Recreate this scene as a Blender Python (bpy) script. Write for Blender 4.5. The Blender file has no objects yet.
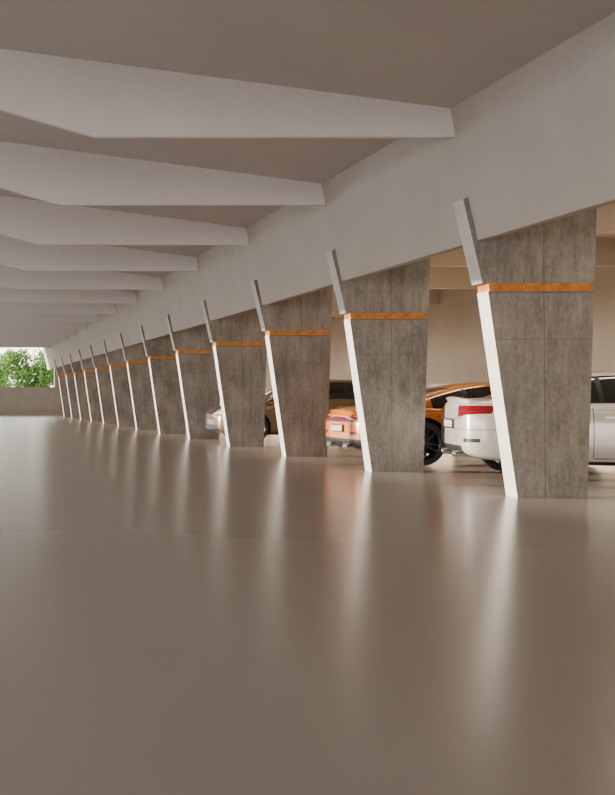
import bpy, bmesh, math, random
from mathutils import Vector, Matrix
random.seed(7)
H=1.05; F=1100.0
S=0.0035*F*H; Y1=0.00995*F*H
YS=[Y1+S*n for n in range(-5,13)]
YB=-12.0; YF=66.0
COL=bpy.context.scene.collection

# ---------------- materials ----------------
def new_mat(name):
    m=bpy.data.materials.new(name); m.use_nodes=True
    nt=m.node_tree; b=nt.nodes['Principled BSDF']; return m,nt,b
def plain(name,col,rough=.5,metal=0,coat=0,emis=None,es=0,trans=0,spec=None):
    m,nt,b=new_mat(name)
    b.inputs['Base Color'].default_value=(*col,1); b.inputs['Roughness'].default_value=rough
    b.inputs['Metallic'].default_value=metal; b.inputs['Coat Weight'].default_value=coat
    b.inputs['Coat Roughness'].default_value=.04
    if emis: b.inputs['Emission Color'].default_value=(*emis,1); b.inputs['Emission Strength'].default_value=es
    if trans: b.inputs['Transmission Weight'].default_value=trans
    n=nt.nodes.new('ShaderNodeTexNoise'); n.inputs['Scale'].default_value=30
    mr=nt.nodes.new('ShaderNodeMapRange'); mr.inputs['To Min'].default_value=max(rough-.03,0.0); mr.inputs['To Max'].default_value=rough+.03
    nt.links.new(n.outputs['Fac'],mr.inputs['Value']); nt.links.new(mr.outputs['Result'],b.inputs['Roughness'])
    return m
def concrete(name,c1,c2,scale=1.5,rough=.8,bump=.15,stretch=(1,1,1),pits=0.0,boards=False):
    m,nt,b=new_mat(name); L=nt.links
    tc=nt.nodes.new('ShaderNodeTexCoord'); mp=nt.nodes.new('ShaderNodeMapping'); mp.inputs['Scale'].default_value=stretch
    vec=tc.outputs['Object']
    if boards:
        oi=nt.nodes.new('ShaderNodeObjectInfo'); ad=nt.nodes.new('ShaderNodeVectorMath'); ad.operation='ADD'
        L.new(tc.outputs['Object'],ad.inputs[0]); L.new(oi.outputs['Location'],ad.inputs[1]); vec=ad.outputs[0]
    L.new(vec,mp.inputs['Vector'])
    n1=nt.nodes.new('ShaderNodeTexNoise'); n1.inputs['Scale'].default_value=scale; n1.inputs['Detail'].default_value=8; n1.inputs['Roughness'].default_value=.6
    n2=nt.nodes.new('ShaderNodeTexNoise'); n2.inputs['Scale'].default_value=scale*14; n2.inputs['Detail'].default_value=6
    L.new(mp.outputs[0],n1.inputs['Vector']); L.new(mp.outputs[0],n2.inputs['Vector'])
    r=nt.nodes.new('ShaderNodeValToRGB'); r.color_ramp.elements[0].position=.36; r.color_ramp.elements[1].position=.64
    r.color_ramp.elements[0].color=(*c1,1); r.color_ramp.elements[1].color=(*c2,1)
    mx=nt.nodes.new('ShaderNodeMath'); mx.operation='MULTIPLY_ADD'; mx.inputs[1].default_value=.35
    L.new(n2.outputs['Fac'],mx.inputs[0])
    m2=nt.nodes.new('ShaderNodeMath'); m2.operation='MULTIPLY'; m2.inputs[1].default_value=.65
    L.new(n1.outputs['Fac'],m2.inputs[0]); L.new(m2.outputs[0],mx.inputs[2])
    val=mx.outputs[0]
    if boards:
        mb=nt.nodes.new('ShaderNodeMapping'); mb.inputs['Scale'].default_value=(10,1,1.2); L.new(vec,mb.inputs['Vector'])
        n4=nt.nodes.new('ShaderNodeTexNoise'); n4.inputs['Scale'].default_value=1.5; n4.inputs['Detail'].default_value=9; n4.inputs['Roughness'].default_value=.75; L.new(mb.outputs[0],n4.inputs['Vector'])
        m4=nt.nodes.new('ShaderNodeMixRGB'); m4.inputs['Fac'].default_value=.40
        L.new(val,m4.inputs['Color1']); L.new(n4.outputs['Fac'],m4.inputs['Color2']); val=m4.outputs['Color']
    L.new(val,r.inputs['Fac'])
    col=r.outputs['Color']; hgt=val
    if pits>0:
        v=nt.nodes.new('ShaderNodeTexVoronoi'); v.inputs['Scale'].default_value=18; L.new(tc.outputs['Object'],v.inputs['Vector'])
        lt=nt.nodes.new('ShaderNodeMath'); lt.operation='LESS_THAN'; lt.inputs[1].default_value=pits; L.new(v.outputs['Distance'],lt.inputs[0])
        mm=nt.nodes.new('ShaderNodeMixRGB'); mm.blend_type='MULTIPLY'; mm.inputs['Color2'].default_value=(.5,.49,.47,1)
        L.new(lt.outputs[0],mm.inputs['Fac']); L.new(col,mm.inputs['Color1']); col=mm.outputs['Color']
    L.new(col,b.inputs['Base Color']); b.inputs['Roughness'].default_value=rough
    bp=nt.nodes.new('ShaderNodeBump'); bp.inputs['Strength'].default_value=bump; bp.inputs['Distance'].default_value=.02
    L.new(hgt,bp.inputs['Height']); L.new(bp.outputs[0],b.inputs['Normal'])
    return m

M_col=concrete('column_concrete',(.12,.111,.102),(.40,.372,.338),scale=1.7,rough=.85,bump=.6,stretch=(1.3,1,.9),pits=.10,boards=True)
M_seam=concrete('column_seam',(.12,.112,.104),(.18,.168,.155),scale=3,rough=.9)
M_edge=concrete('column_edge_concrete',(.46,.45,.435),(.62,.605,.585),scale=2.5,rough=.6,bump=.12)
M_rust=concrete('rust_orange_band',(.32,.11,.02),(.78,.32,.06),scale=7,rough=.75,bump=.5)
M_ceil=concrete('ceiling_concrete',(.52,.468,.428),(.57,.518,.478),scale=.8,rough=.85,bump=.04)
M_beam=concrete('beam_concrete',(.78,.735,.715),(.83,.785,.765),scale=.8,rough=.8,bump=.04)
M_gird=concrete('girder_concrete',(.40,.355,.318),(.46,.412,.372),scale=1.2,rough=.8,bump=.08)
M_wall=concrete('wall_concrete',(.30,.27,.24),(.38,.34,.31),scale=1.2,rough=.85,bump=.1)
M_pwall=concrete('parking_wall_plaster',(.56,.48,.385),(.63,.545,.445),scale=1.0,rough=.85,bump=.05)
M_grass=concrete('grass_ground',(.10,.16,.04),(.2,.27,.08),scale=3,rough=.9)
M_pave=concrete('paving',(.50,.48,.44),(.60,.57,.52),scale=2,rough=.9)

def floor_mat():
    m,nt,b=new_mat('polished_floor'); L=nt.links
    tc=nt.nodes.new('ShaderNodeTexCoord')
    n=nt.nodes.new('ShaderNodeTexNoise'); n.inputs['Scale'].default_value=.35; n.inputs['Detail'].default_value=4; L.new(tc.outputs['Object'],n.inputs['Vector'])
    r=nt.nodes.new('ShaderNodeValToRGB'); r.color_ramp.elements[0].position=.3; r.color_ramp.elements[1].position=.7
    r.color_ramp.elements[0].color=(.272,.229,.193,1); r.color_ramp.elements[1].color=(.288,.243,.205,1)
    L.new(n.outputs['Fac'],r.inputs['Fac']); L.new(r.outputs['Color'],b.inputs['Base Color'])
    b.inputs['Roughness'].default_value=.225
    b.inputs['Specular IOR Level'].default_value=.8
    return m
M_floor=floor_mat()

# ---------------- mesh helpers ----------------
def obj_from_bm(bm,name,mats,parent=None,smooth=False,loc=(0,0,0)):
    bmesh.ops.recalc_face_normals(bm,faces=bm.faces)
    me=bpy.data.meshes.new(name); bm.to_mesh(me); bm.free()
    for m in mats: me.materials.append(m)
    if smooth:
        for p in me.polygons: p.use_smooth=True
    o=bpy.data.objects.new(name,me); COL.objects.link(o); o.location=loc
    if parent: o.parent=parent
    return o
def prism(bm,poly,y0,y1,mat=0,matfn=None):
    a=[bm.verts.new((x,y0,z)) for x,z in poly]; b=[bm.verts.new((x,y1,z)) for x,z in poly]
    fs=[bm.faces.new(a),bm.faces.new(b[::-1])]
    n=len(poly)
    for i in range(n):
        f=bm.faces.new((a[i],b[i],b[(i+1)%n],a[(i+1)%n])); fs.append(f)
        if matfn: f.material_index=matfn(i)
        else: f.material_index=mat
    fs[0].material_index=mat; fs[1].material_index=mat
    return fs
def box(bm,x0,x1,y0,y1,z0,z1,mat=0):
    return prism(bm,[(x0,z0),(x1,z0),(x1,z1),(x0,z1)],y0,y1,mat)

# ---------------- shell ----------------
bm=bmesh.new(); box(bm,-7.6,12.2,YB,YF+.3,-.2,0); obj_from_bm(bm,'floor',[M_floor])
XG0,ZG0=5.29,2.69; XG1,ZG1=4.99,4.06
sl=.133; XR=-1.2; XE=2*XR-XG1
ZR=ZG1+sl*(XG1-XR)
bm=bmesh.new()
prism(bm,[(XG1+.0,ZG1),(XG1+.75,ZG1),(XG1+.75,ZG1+.35),(XR,ZR+.3),(XE-.36,ZG1+.3),(XE-.36,ZG1),(XE,ZG1),(XR,ZR)],YB,YF+.3)
obj_from_bm(bm,'ceiling',[M_ceil])
bm=bmesh.new(); prism(bm,[(XG0,ZG0),(XG0+.10,ZG0),(XG0+.30,ZG1),(XG1,ZG1)],YB,YF)
obj_from_bm(bm,'concrete_girder',[M_gird])
bm=bmesh.new(); box(bm,XG0+.31,12.0,YB,YF,3.9,4.04); obj_from_bm(bm,'parking_ceiling',[M_pwall])
bm=bmesh.new(); box(bm,12.0,12.2,YB,YF+.3,0,4.04); obj_from_bm(bm,'wall_right',[M_pwall])
bm=bmesh.new(); box(bm,-7.5,5.7,YF,YF+.3,0,1.62); box(bm,-7.5,5.7,YF-.04,YF+.34,1.62,1.68)
box(bm,5.7,12.0,YF,YF+.3,0,3.9); obj_from_bm(bm,'wall_far',[M_wall])
bm=bmesh.new(); box(bm,-7.75,-7.5,YB,YF,0,1.8); obj_from_bm(bm,'wall_left',[M_wall])

XK=1.3; ZB=3.765
for Y in YS:
    bm=bmesh.new()
    zr=ZB+.295*(XK-XR)
    lft=2*XR-XK
    prism(bm,[(XG1+.055,ZB),(XG1+.0,ZG1),(XR,ZR),(XE,ZG1),(XE,ZB),(lft,ZB),(XR,zr),(XK,ZB)][::-1],Y-.04,Y+.04)
    obj_from_bm(bm,'ceiling_beam',[M_beam])
    bm=bmesh.new(); box(bm,XG0+.30,12.0,Y+.04,Y+.24,3.40,3.9); obj_from_bm(bm,'parking_beam',[M_pwall])
    bm=bmesh.new(); box(bm,-7.70,-7.55,Y-.05,Y+.08,1.8,ZG1); obj_from_bm(bm,'eave_post',[M_gird])

# ---------------- columns ----------------
def column(Y):
    T=.24; bm=bmesh.new()
    ox=5.9
    def xl(z): return 5.71+(5.40-5.71)*z/2.16
    def xr(z): return 6.44+.10*z/3.1
    P=lambda pts:[(x-ox,z) for x,z in pts]
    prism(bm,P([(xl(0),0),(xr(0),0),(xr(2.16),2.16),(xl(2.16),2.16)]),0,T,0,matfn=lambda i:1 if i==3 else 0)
    prism(bm,P([(xl(2.16)+.015,2.16),(xr(2.16)-.02,2.16),(xr(2.245)-.02,2.245),(xl(2.245)+.015,2.245)]),-.004,T+.004,2,matfn=lambda i:2)
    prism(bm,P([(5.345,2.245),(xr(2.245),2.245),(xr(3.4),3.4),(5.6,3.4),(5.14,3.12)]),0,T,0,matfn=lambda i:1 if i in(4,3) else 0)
    def strip(p,q,w):
        (x0,z0),(x1,z1)=p,q; dx,dz=x1-x0,z1-z0; l=math.hypot(dx,dz); nx,nz=-dz/l*w/2,dx/l*w/2
        prism(bm,P([(x0+nx,z0+nz),(x0-nx,z0-nz),(x1-nx,z1-nz),(x1+nx,z1+nz)]),-.003,.01,3)
    strip((6.0,.0),(5.985,2.16),.006); strip((5.985,2.245),(5.98,3.38),.006)
    strip((xl(1.66)+.01,1.66),(xr(1.66)-.01,1.66),.006)
    strip((xl(2.16)+.01,2.15),(xr(2.16)-.01,2.15),.012)
    return obj_from_bm(bm,'concrete_column',[M_col,M_edge,M_rust,M_seam],loc=(ox,Y,0))
for Y in YS: column(Y)

# ---------------- fill lamps, added to brighten the parking side ----------------
M_fillbody=plain('fill_lamp_housing',(.7,.7,.7),.4)
M_filltube=plain('fill_lamp_tube',(1,.95,.85),.4,emis=(1,.86,.68),es=3)
for Y in YS[3:]:
    e=bpy.data.objects.new('added_fill_lamp',None); COL.objects.link(e); e.location=(8.6,Y+S/2+.1,3.9)
    bm=bmesh.new(); box(bm,-.7,.7,-.07,.07,-.06,0); obj_from_bm(bm,'fill_housing',[M_fillbody],parent=e)
    bm=bmesh.new(); box(bm,-.66,.66,-.045,.045,-.085,-.06); obj_from_bm(bm,'fill_tube',[M_filltube],parent=e)
    ld=bpy.data.lights.new('added_fill_light','AREA'); ld.shape='RECTANGLE'; ld.size=1.3; ld.size_y=.1; ld.energy=12; ld.color=(1,.86,.68)
    lo=bpy.data.objects.new('added_fill_light',ld); COL.objects.link(lo); lo.parent=e; lo.location=(0,0,-.1)

# ---------------- cars ----------------
M_tire=plain('tire_rubber',(.02,.02,.02),.75)
M_rim=plain('rim_dark_alloy',(.10,.10,.105),.3,.9)
M_rimS=plain('rim_silver_alloy',(.6,.6,.6),.25,.9)
M_black=plain('black_trim',(.012,.012,.013),.45)
M_glass=plain('car_glass',(.008,.01,.012),.04,0,.6)
M_red=plain('tail_light_red',(.15,.003,.008),.15,0,.6)
M_head=plain('headlight_lens',(.75,.78,.8),.08,.3,1)
M_chrome=plain('chrome',(.8,.8,.8),.12,1)
M_plate=plain('license_plate_white',(.40,.40,.38),.4)
M_disc=plain('brake_disc',(.35,.35,.35),.35,.9)
M_orange=plain('orange_paint',(.62,.175,.004),.28,.3,1)
M_white=plain('white_paint',(.50,.485,.47),.25,.25,1)
M_bronze=plain('bronze_paint',(.20,.13,.08),.3,.45,1)

def lathe(bm,prof,seg,mat,cy=0):
    rings=[]
    for (r,y) in prof:
        rings.append([bm.verts.new((r*math.cos(2*math.pi*k/seg),y+cy,r*math.sin(2*math.pi*k/seg))) for k in range(seg)])
    for a,b in zip(rings[:-1],rings[1:]):
        for k in range(seg):
            f=bm.faces.new((a[k],a[(k+1)%seg],b[(k+1)%seg],b[k])); f.material_index=mat; f.smooth=True
    return rings
def wheel(name,r,w,rim,parent,loc,outer):
    bm=bmesh.new(); h=w/2; rr=r*.74
    lathe(bm,[(rr,-h),(r*.93,-h*1.02),(r*.985,-h*.85),(r,-h*.5),(r,h*.5),(r*.985,h*.85),(r*.93,h*1.02),(rr,h)],48,0)
    lathe(bm,[(rr,-h),(rr*.97,-h*.96),(rr*.93,-h*.6),(rr*.93,h*.6),(rr*.97,h*.96),(rr,h)],48,1)
    g=lathe(bm,[(.02,.0),(rr*.72,.0),(rr*.72,.03),(.02,.03)],36,2)
    lathe(bm,[(.001,-h*.72),(.045,-h*.72),(.075,-h*.55),(.085,.0)],20,1)
    for k in range(10):
        a=2*math.pi*k/10; da=.10 if k%2 else -.10
        a2=a+da
        p0=Vector((math.cos(a)*.05,-h*.6,math.sin(a)*.05)); p1=Vector((math.cos(a2)*rr*.96,-h*.82,math.sin(a2)*rr*.96))
        t=Vector((-math.sin(a),0,math.cos(a)))
        vs=[]
        for p,ww in((p0,.016),(p1,.013)):
            for s,dy in((-1,0),(1,0),(1,.035),(-1,.035)):
                vs.append(bm.verts.new(p+t*s*ww+Vector((0,dy,0))))
        for q in((0,1,5,4),(1,2,6,5),(2,3,7,6),(3,0,4,7),(0,3,2,1),(4,5,6,7)):
            f=bm.faces.new([vs[i] for i in q]); f.material_index=1
    if outer>0:
        bmesh.ops.rotate(bm,verts=bm.verts,cent=(0,0,0),matrix=Matrix.Rotation(math.pi,3,'Z'))
    return obj_from_bm(bm,name,[M_tire,rim,M_disc],parent=parent,loc=loc)

def baked(o):
    dg=bpy.context.evaluated_depsgraph_get(); dg.update()
    me=bpy.data.meshes.new_from_object(o.evaluated_get(dg),depsgraph=dg)
    o.modifiers.clear(); o.data=me
def cut(bm,co,no):
    bmesh.ops.bisect_plane(bm,geom=list(bm.verts)+list(bm.edges)+list(bm.faces),plane_co=co,plane_no=no,dist=1e-5)

def car(name,paint,rim,st,gh,wheels,wr,wb,wroof,belt,rear='sport',front='sport'):
    e=bpy.data.objects.new(name,None); COL.objects.link(e)
    bm=bmesh.new(); rows=[]
    for (x,w,zb,zs,zt) in st:
        half=[(0,zb),(w*.55,zb),(w*.90,zb+.01),(w*.985,zb+.10),(w,zb+.5*(zs-zb)),(w*.985,zs-.10),(w*.93,zs-.01),(w*.72,zs+(zt-zs)*.5+.02),(w*.4,zt),(0,zt+.005)]
        ring=[bm.verts.new((x,y,z)) for y,z in half]+[bm.verts.new((x,-y,z)) for y,z in half[-2:0:-1]]
        rows.append(ring)
    n=len(rows[0])
    for a,b in zip(rows[:-1],rows[1:]):
        for k in range(n): bm.faces.new((a[k],a[(k+1)%n],b[(k+1)%n],b[k]))
    for ring in (rows[0],rows[-1]):
        m=len(ring)
        for k in range(0,m//2-0):
            i0,i1=k,k+1; j0,j1=(-k)%m,(-k-1)%m
            vs=[]
            for idx in(i0,i1,j1,j0):
                if ring[idx] not in vs: vs.append(ring[idx])
            if len(vs)>=3:
                try: bm.faces.new(vs)
                except ValueError: pass
    o=obj_from_bm(bm,'body',[paint,M_black,M_red,M_head,M_glass,M_chrome],parent=e,smooth=True)
    s=o.modifiers.new('s','SUBSURF'); s.levels=3; s.render_levels=3
    baked(o)
    cutters=[]
    for wx in wheels:
        for sgn in(-1,1):
            cb=bmesh.new(); R=wr+.045
            lathe(cb,[(R,-.2),(R,.2)],48,0)
            cb.verts.ensure_lookup_table()
            cb.faces.new(cb.verts[0:48]); cb.faces.new(cb.verts[48:96])
            c=obj_from_bm(cb,'cut',[paint],parent=e,loc=(wx,sgn*(wb+.0),wr+.01)); cutters.append(c)
            bo=o.modifiers.new('b','BOOLEAN'); bo.object=c; bo.operation='DIFFERENCE'; bo.solver='EXACT'
    bpy.context.view_layer.update()
    baked(o)
    for c in cutters: bpy.data.objects.remove(c)
    bm=bmesh.new(); bm.from_mesh(o.data)
    for f in bm.faces: f.material_index=0
    def region(planes,pred,mi):
        for co,no in planes: cut(bm,co,no)
        for f in bm.faces:
            c=f.calc_center_median()
            if pred(c): f.material_index=mi
    Z=lambda z:((0,0,z),(0,0,1)); X=lambda x:((x,0,0),(1,0,0)); Yp=lambda y:((0,y,0),(0,1,0))
    L=st[-1][0]; zsr=st[2][3]
    region([Z(st[5][2]+.07)],lambda c:c.z<st[5][2]+.07 and .4<c.x<L-.4,1)
    gapz=st[6][3]
    d0,d1=wheels[0]+.62,wheels[1]-.50
    for gx in(d0,d1) :
        region([X(gx-.005),X(gx+.005)],lambda c:abs(c.x-gx)<.005 and .28<c.z<gapz+.05 and abs(c.y)>.5,1)
    region([Z(.275),Z(.285)],lambda c:d0<c.x<d1 and .275<c.z<.285,1)
    if rear=='sport':
        region([Z(.705),Z(.745),X(.32)],lambda c:c.x<.32 and .705<c.z<.745,2)
        region([Z(.665),Z(.705)],lambda c:c.x<.30 and .665<c.z<.705,1)
        region([Z(.40),X(.22)],lambda c:c.x<.22 and c.z<.40,1)
        region([Z(.47),Z(.52),Yp(-.74),Yp(-.50),Yp(.5),Yp(.74)],lambda c:c.x<.22 and .47<c.z<.52 and .5<abs(c.y)<.74,1)
        region([((.3,0,0),(1,0,0)),((.75,0,0),(1,0,0)),Yp(-.42),Yp(.42)],lambda c:.3<c.x<.75 and abs(c.y)<.42 and c.z>.80,1)
    elif rear=='coupe':
        sl1=((.0,.45,.78),(0,-.14,1)); sl2=((.0,-.45,.78),(0,.14,1)); xs=((.30,0,.80),(1,0,-.6))
        region([Z(.80),Z(.945),xs,Yp(.46),Yp(-.46),sl1,sl2],
               lambda c:(c.x-.30)-.6*(c.z-.80)<0 and c.z<.945 and c.z>max(.80,.78+.14*(abs(c.y)-.45)) and abs(c.y)>.46,2)
        region([Z(.868),Z(.876)],lambda c:c.x<.34 and .868<c.z<.876 and abs(c.y)>.50,1)
        region([Z(.42),X(.3),Yp(.62),Yp(-.62)],lambda c:c.x<.3 and c.z<.42 and abs(c.y)<.62,1)
        region([Z(.47),Z(.52),Yp(.70),Yp(-.70),X(.22)],lambda c:c.x<.20 and .47<c.z<.52 and abs(c.y)>.70,1)
        region([Z(.632),Z(.638)],lambda c:c.x<.60 and .632<c.z<.638,1)
        region([Z(.765),Z(.772)],lambda c:c.x<.3 and .765<c.z<.772 and abs(c.y)<.6,1)
    if front=='coupe':
        region([Z(.66),Z(.78),X(L-.55),Yp(.36),Yp(-.36)],lambda c:c.x>L-.55 and .66<c.z<.78 and abs(c.y)>.36,3)
        region([Z(.64),Z(.66)],lambda c:c.x>L-.50 and .64<c.z<.66 and abs(c.y)>.36,1)
        region([Z(.52),Z(.78),Yp(.05),Yp(-.05),Yp(.30),Yp(-.30)],lambda c:c.x>L-.4 and .52<c.z<.78 and .05<abs(c.y)<.30,1)
        region([Z(.26),Z(.42),Yp(.62),Yp(-.62)],lambda c:c.x>L-.3 and .26<c.z<.42 and abs(c.y)<.62,1)
    else:
        region([Z(.28),Z(.40),Yp(.6),Yp(-.6)],lambda c:c.x>L-.3 and .28<c.z<.40 and abs(c.y)<.6,1)
        region([Z(.60),Z(.72),X(L-.5),X(L-.25),Yp(.5),Yp(-.5)],lambda c:L-.5<c.x<L-.25 and c.z>.60 and abs(c.y)>.55,3)
    for f in bm.faces:
        c=f.calc_center_median()
        for wx in wheels:
            r=math.hypot(c.x-wx,c.z-wr-.01)
            if r<wr+.044 and abs(c.y)<wb+.21:
                vin=(Vector((wx,0,wr+.01))-Vector((c.x,0,c.z))).normalized()
                if f.normal.dot(vin)>.6 or (abs(f.normal.y)>.9 and abs(c.y)<wb-.1): f.material_index=1
            elif r<wr+.06 and abs(f.normal.y)<.3 and f.normal.dot((Vector((wx,0,wr+.01))-Vector((c.x,0,c.z))).normalized())>.8 and abs(c.y)>.3: f.material_index=1
    for f in bm.faces: f.smooth=True
    bm.to_mesh(o.data); bm.free(); o.data.set_sharp_from_angle(angle=math.radians(38))
    bm=bmesh.new(); rows=[]; zmax=max(g[1] for g in gh)
    for (x,zr,bl,kind) in gh:
        t=max(0,min(1,(zr-belt)/(zmax-belt)))
        sw=lambda q: wb*.93+(wroof-wb*.93)*q
        zb=belt-.08
        top=sw(t)
        half=[(sw(0)*1.0,zb),(sw(0)*1.0,min(belt,zr-.03)),(sw(t*.55)+.008,belt+(zr-belt)*.55),(top,zr-.035),(top*.90,zr-.002),(top*.5,zr+.012),(0,zr+.016)]
        ring=[bm.verts.new((x,y,z)) for y,z in half]+[bm.verts.new((x,-y,z)) for y,z in half[-2::-1]]
        rows.append(ring)
    n=len(rows[0])
    for i,(a,b) in enumerate(zip(rows[:-1],rows[1:])):
        kind=gh[i][3]
        for k in range(n-1):
            f=bm.faces.new((a[k],a[k+1],b[k+1],b[k]))
            kk=k if k<6 else 11-k
            if kk==3: mi=0
            elif kk in(1,2): mi=0 if kind in('C','N') else 1
            elif kk==0: mi=0
            else: mi=1 if kind in('G','C') else 0
            f.material_index=mi
    g=obj_from_bm(bm,'cabin',[paint,M_glass,M_black],parent=e,smooth=True)
    s=g.modifiers.new('s','SUBSURF'); s.levels=3
    baked(g)
    bm=bmesh.new(); bm.from_mesh(g.data)
    bx=(d0+.12)
    cut(bm,(bx-.03,0,0),(1,0,0)); cut(bm,(bx+.03,0,0),(1,0,0)); 
    for f in bm.faces:
        c=f.calc_center_median()
        if abs(c.x-bx)<.03 and abs(c.y)>wroof*.97 and f.material_index==1: f.material_index=2
    for f in bm.faces: f.smooth=True
    bm.to_mesh(g.data); bm.free()
    for i,wx in enumerate(wheels):
        for sgn in(-1,1):
            wheel('wheel_%d'%(i*2+(sgn>0)+1),wr,.24,rim,e,(wx,sgn*(wb-.135),wr),sgn)
    for sgn in(-1,1):
        q=1 if sgn<0 else 2
        bm=bmesh.new(); bmesh.ops.create_uvsphere(bm,u_segments=20,v_segments=12,radius=1)
        for v in bm.verts: v.co=Vector((v.co.x*.085,v.co.y*.11,v.co.z*.065))
        obj_from_bm(bm,'mirror_%d'%q,[paint],parent=e,smooth=True,loc=(d1-.25,sgn*(wb+.07),belt+.07))
        bm=bmesh.new(); box(bm,-.03,.03,-.08,.08,-.015,.015); obj_from_bm(bm,'mirror_arm_%d'%q,[M_black],parent=e,loc=(d1-.23,sgn*(wb-.03),belt+.02))
        bm=bmesh.new(); box(bm,-.1,.1,-.012,.012,-.012,.012); obj_from_bm(bm,'door_handle_%d'%q,[paint],parent=e,loc=(d0+.25,sgn*(wb-.012),gapz-.13))
    bm=bmesh.new()
    zpl=.56 if rear=='sport' else .70
    box(bm,-.02,.03,-.24,.24,zpl-.045,zpl+.045,0); box(bm,-.012,.03,-.26,.26,zpl-.06,zpl+.06,1)
    obj_from_bm(bm,'license_plate',[M_plate,M_black],parent=e,loc=(st[0][0]-.005,0,0))
    for i,yy in enumerate((-.42,-.33,.33,.42)):
        bm=bmesh.new()
        lathe(bm,[(.040,.22),(.042,-.02),(.046,-.025),(.036,-.02),(.034,.2)],20,0); 
        bmesh.ops.rotate(bm,verts=bm.verts,cent=(0,0,0),matrix=Matrix.Rotation(-math.pi/2,3,'Z'))
        obj_from_bm(bm,'exhaust_%d'%(i+1),[M_chrome],parent=e,loc=(.0,yy,.31 if rear=='coupe' else .29))
    if rear in('coupe','sport'):
        bm=bmesh.new(); zt=st[1][4]
        N=16; W=.62 if rear=='coupe' else .66
        sec=[(-.03,.035),(.0,.045),(.20,.012),(.20,-.03),(.0,-.03)]
        prev=None
        for k in range(N+1):
            u=-1+2*k/N; y=u*W; dx=.10*u*u*abs(u); dz=-.04*u*u
            ring=[bm.verts.new((.03+sx+dx,y,zt+sz+dz)) for sx,sz in sec]
            if prev:
                for q in range(5): bm.faces.new((prev[q],prev[(q+1)%5],ring[(q+1)%5],ring[q]))
            else: bm.faces.new(ring)
            prev=ring
        bm.faces.new(prev[::-1])
        obj_from_bm(bm,'spoiler',[paint],parent=e)
    return e

ST_P=[(0.0,.64,.36,.70,.76),(.05,.78,.27,.76,.82),(.22,.89,.22,.82,.88),(.6,.935,.20,.89,.95),(1.02,.945,.18,.91,.98),(1.6,.905,.16,.87,.95),(2.3,.89,.15,.84,.90),
      (3.0,.89,.15,.83,.84),(3.47,.905,.16,.83,.79),(4.0,.87,.18,.76,.71),(4.33,.76,.2,.64,.62),(4.48,.55,.26,.50,.52)]
GH_P=[(.45,.90,0,'C'),(.8,1.00,0,'C'),(1.15,1.10,0,'G'),(1.6,1.21,0,'S'),(2.0,1.275,0,'S'),(2.4,1.295,0,'S'),(2.7,1.265,0,'G'),(3.0,1.10,0,'G'),(3.35,.87,0,'G')]
sports=car('sports_car',M_orange,M_rim,ST_P,GH_P,(1.0,3.47),.345,.93,.52,.87,'sport','sport')
ST_B=[(0.0,.68,.40,.84,.96),(.05,.82,.30,.92,1.02),(.22,.905,.24,.95,1.04),(.6,.93,.21,.965,1.045),(1.02,.935,.19,.965,1.04),(1.8,.915,.17,.95,1.0),(2.5,.91,.17,.93,.97),
      (3.2,.915,.17,.91,.96),(3.83,.92,.17,.88,.93),(4.25,.87,.18,.80,.85),(4.55,.74,.22,.68,.72),(4.66,.55,.3,.58,.62)]
GH_B=[(.50,1.02,0,'C'),(.78,1.15,0,'C'),(1.1,1.30,0,'S'),(1.45,1.375,0,'S'),(1.9,1.395,0,'S'),(2.4,1.38,0,'S'),(2.7,1.33,0,'G'),(3.05,1.16,0,'G'),(3.4,.96,0,'G')]
coupe=car('coupe_car',M_white,M_rim,ST_B,GH_B,(.88,3.76),.345,.93,.57,.95,'coupe','coupe')
ST_S=[(a,b,c,d+.03,t+.03) for a,b,c,d,t in ST_B]
GH_S=[(.12,1.05,0,'C'),(.35,1.22,0,'C'),(.75,1.39,0,'S'),(1.3,1.46,0,'S'),(2.0,1.48,0,'S'),(2.5,1.45,0,'S'),(2.8,1.38,0,'G'),(3.15,1.19,0,'G'),(3.5,.98,0,'G')]
sedan=car('wagon_car',M_bronze,M_rimS,ST_S,GH_S,(.95,3.83),.345,.93,.60,.98,'plain','coupe')

sports.location=(6.0,17.75,0)
th=math.radians(-13)
wz=14.0; wxp=556*wz/F+.17
ax=Vector((math.cos(th),math.sin(th))); lf=Vector((-math.sin(th),math.cos(th)))
org=Vector((wxp,wz))-ax*.88+lf*.83
coupe.location=(org.x,org.y,0); coupe.rotation_euler=(0,0,th)
sedan.location=(5.88+4.66,26.3,0); sedan.rotation_euler=(0,0,math.pi)

# ---------------- outside ----------------
bm=bmesh.new(); box(bm,-120,130,YF+.31,190,-.6,-.25,0); box(bm,-120,-7.76,-60,YF+.31,-.6,-.25,1); box(bm,-7.76,130,-60,YB,-.6,-.25,1); obj_from_bm(bm,'ground',[M_grass,M_pave])
M_bark=concrete('bark',(.08,.05,.03),(.16,.11,.07),scale=6)
def leafmat():
    m,nt,b=new_mat('leaves'); L=nt.links
    g=nt.nodes.new('ShaderNodeNewGeometry'); r=nt.nodes.new('ShaderNodeValToRGB')
    r.color_ramp.elements[0].color=(.03,.09,.01,1); r.color_ramp.elements[1].color=(.16,.28,.04,1)
    L.new(g.outputs['Random Per Island'],r.inputs['Fac']); L.new(r.outputs[0],b.inputs['Base Color'])
    b.inputs['Roughness'].default_value=.5
    t=nt.nodes.new('ShaderNodeBsdfTranslucent'); L.new(r.outputs[0],t.inputs['Color'])
    ad=nt.nodes.new('ShaderNodeMixShader'); ad.inputs[0].default_value=.4
    out=nt.nodes['Material Output']; L.new(b.outputs[0],ad.inputs[1]); L.new(t.outputs[0],ad.inputs[2]); L.new(ad.outputs[0],out.inputs[0])
    return m
M_leaf=leafmat()
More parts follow.
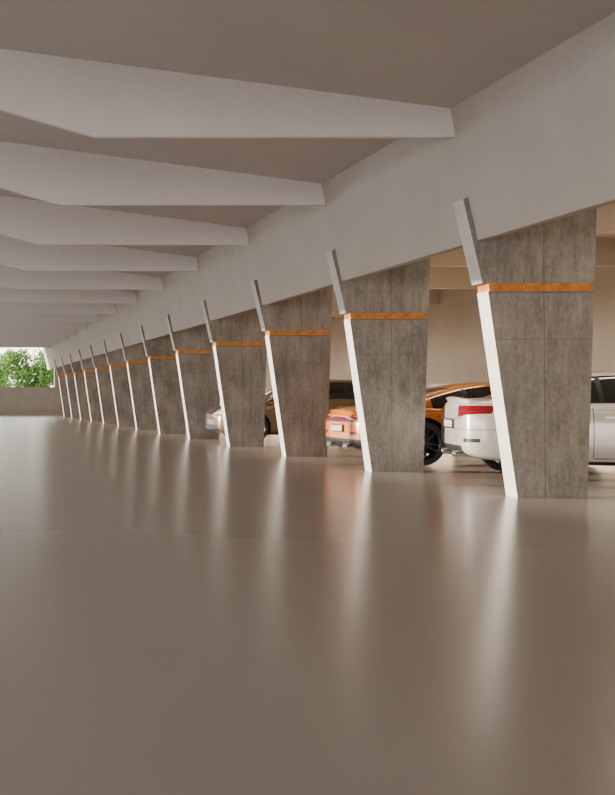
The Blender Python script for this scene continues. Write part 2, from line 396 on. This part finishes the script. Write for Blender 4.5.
def tree(x,y,h,rad):
    bm=bmesh.new()
    rings=[]
    for z,r in((0,.28),(h*.25,.2),(h*.5,.14),(h*.8,.05)):
        rings.append([bm.verts.new((r*math.cos(k*math.pi/5),r*math.sin(k*math.pi/5),z)) for k in range(10)])
    for a,b in zip(rings[:-1],rings[1:]):
        for k in range(10): bm.faces.new((a[k],a[(k+1)%10],b[(k+1)%10],b[k]))
    cl=[(Vector((random.uniform(-1,1)*rad*.7,random.uniform(-1,1)*rad*.7,h*random.uniform(.3,.95))),rad*random.uniform(.25,.4)) for _ in range(26)]
    for c,r in cl:
        for _ in range(230):
            d=Vector((random.gauss(0,1),random.gauss(0,1),random.gauss(0,1))).normalized()
            p=c+d*r*random.uniform(.6,1.05)
            if p.z<.2: continue
            t=Vector((random.gauss(0,1),random.gauss(0,1),random.gauss(0,1))).normalized(); u=t.cross(d)
            if u.length<.1: continue
            u.normalize(); s=random.uniform(.08,.16)
            f=bm.faces.new([bm.verts.new(p-t*s),bm.verts.new(p-u*s*.5),bm.verts.new(p+t*s),bm.verts.new(p+u*s*.5)]); f.material_index=1
    me=bpy.data.meshes.new('tree'); bm.to_mesh(me); bm.free(); me.materials.append(M_bark); me.materials.append(M_leaf)
    o=bpy.data.objects.new('tree',me); COL.objects.link(o); o.location=(x,y,-.25)
for x,y,h,r in((1.6,80,4.4,2.2),(5.2,83,4.7,2.2),(7.6,80,4.6,2.0),(-2.5,85,6,2.6),(10,88,7,3),(3.0,96,4.6,2.6)):
    tree(x,y,h,r)

# ---------------- light ----------------
w=bpy.data.worlds.new('World'); bpy.context.scene.world=w; w.use_nodes=True
nt=w.node_tree; bg=nt.nodes['Background']
tc=nt.nodes.new('ShaderNodeTexCoord'); sx=nt.nodes.new('ShaderNodeSeparateXYZ'); nt.links.new(tc.outputs['Generated'],sx.inputs[0])
r=nt.nodes.new('ShaderNodeValToRGB'); r.color_ramp.elements[0].position=0; r.color_ramp.elements[0].color=(1,.92,.83,1)
r.color_ramp.elements[1].position=.7; r.color_ramp.elements[1].color=(.80,.87,1,1)
nt.links.new(sx.outputs['Z'],r.inputs['Fac']); nt.links.new(r.outputs[0],bg.inputs['Color'])
bg.inputs['Strength'].default_value=7.2
sun=bpy.data.lights.new('sun','SUN'); sun.energy=19; sun.color=(1,.87,.72); sun.angle=.012
so=bpy.data.objects.new('sun',sun); COL.objects.link(so)
a=math.radians(10)
d=Vector((math.cos(a),-math.sin(a),-.138))
so.rotation_euler=d.to_track_quat('-Z','Y').to_euler(); so.location=(-20,20,10)

cam=bpy.data.cameras.new('camera'); co=bpy.data.objects.new('camera',cam); COL.objects.link(co)
co.location=(-.147,0,H); co.rotation_euler=(math.pi/2,0,0)
cam.sensor_fit='AUTO'; cam.sensor_width=36; cam.clip_end=500
cam.lens=F/795*36; cam.shift_x=350.5/795
bpy.context.scene.camera=co
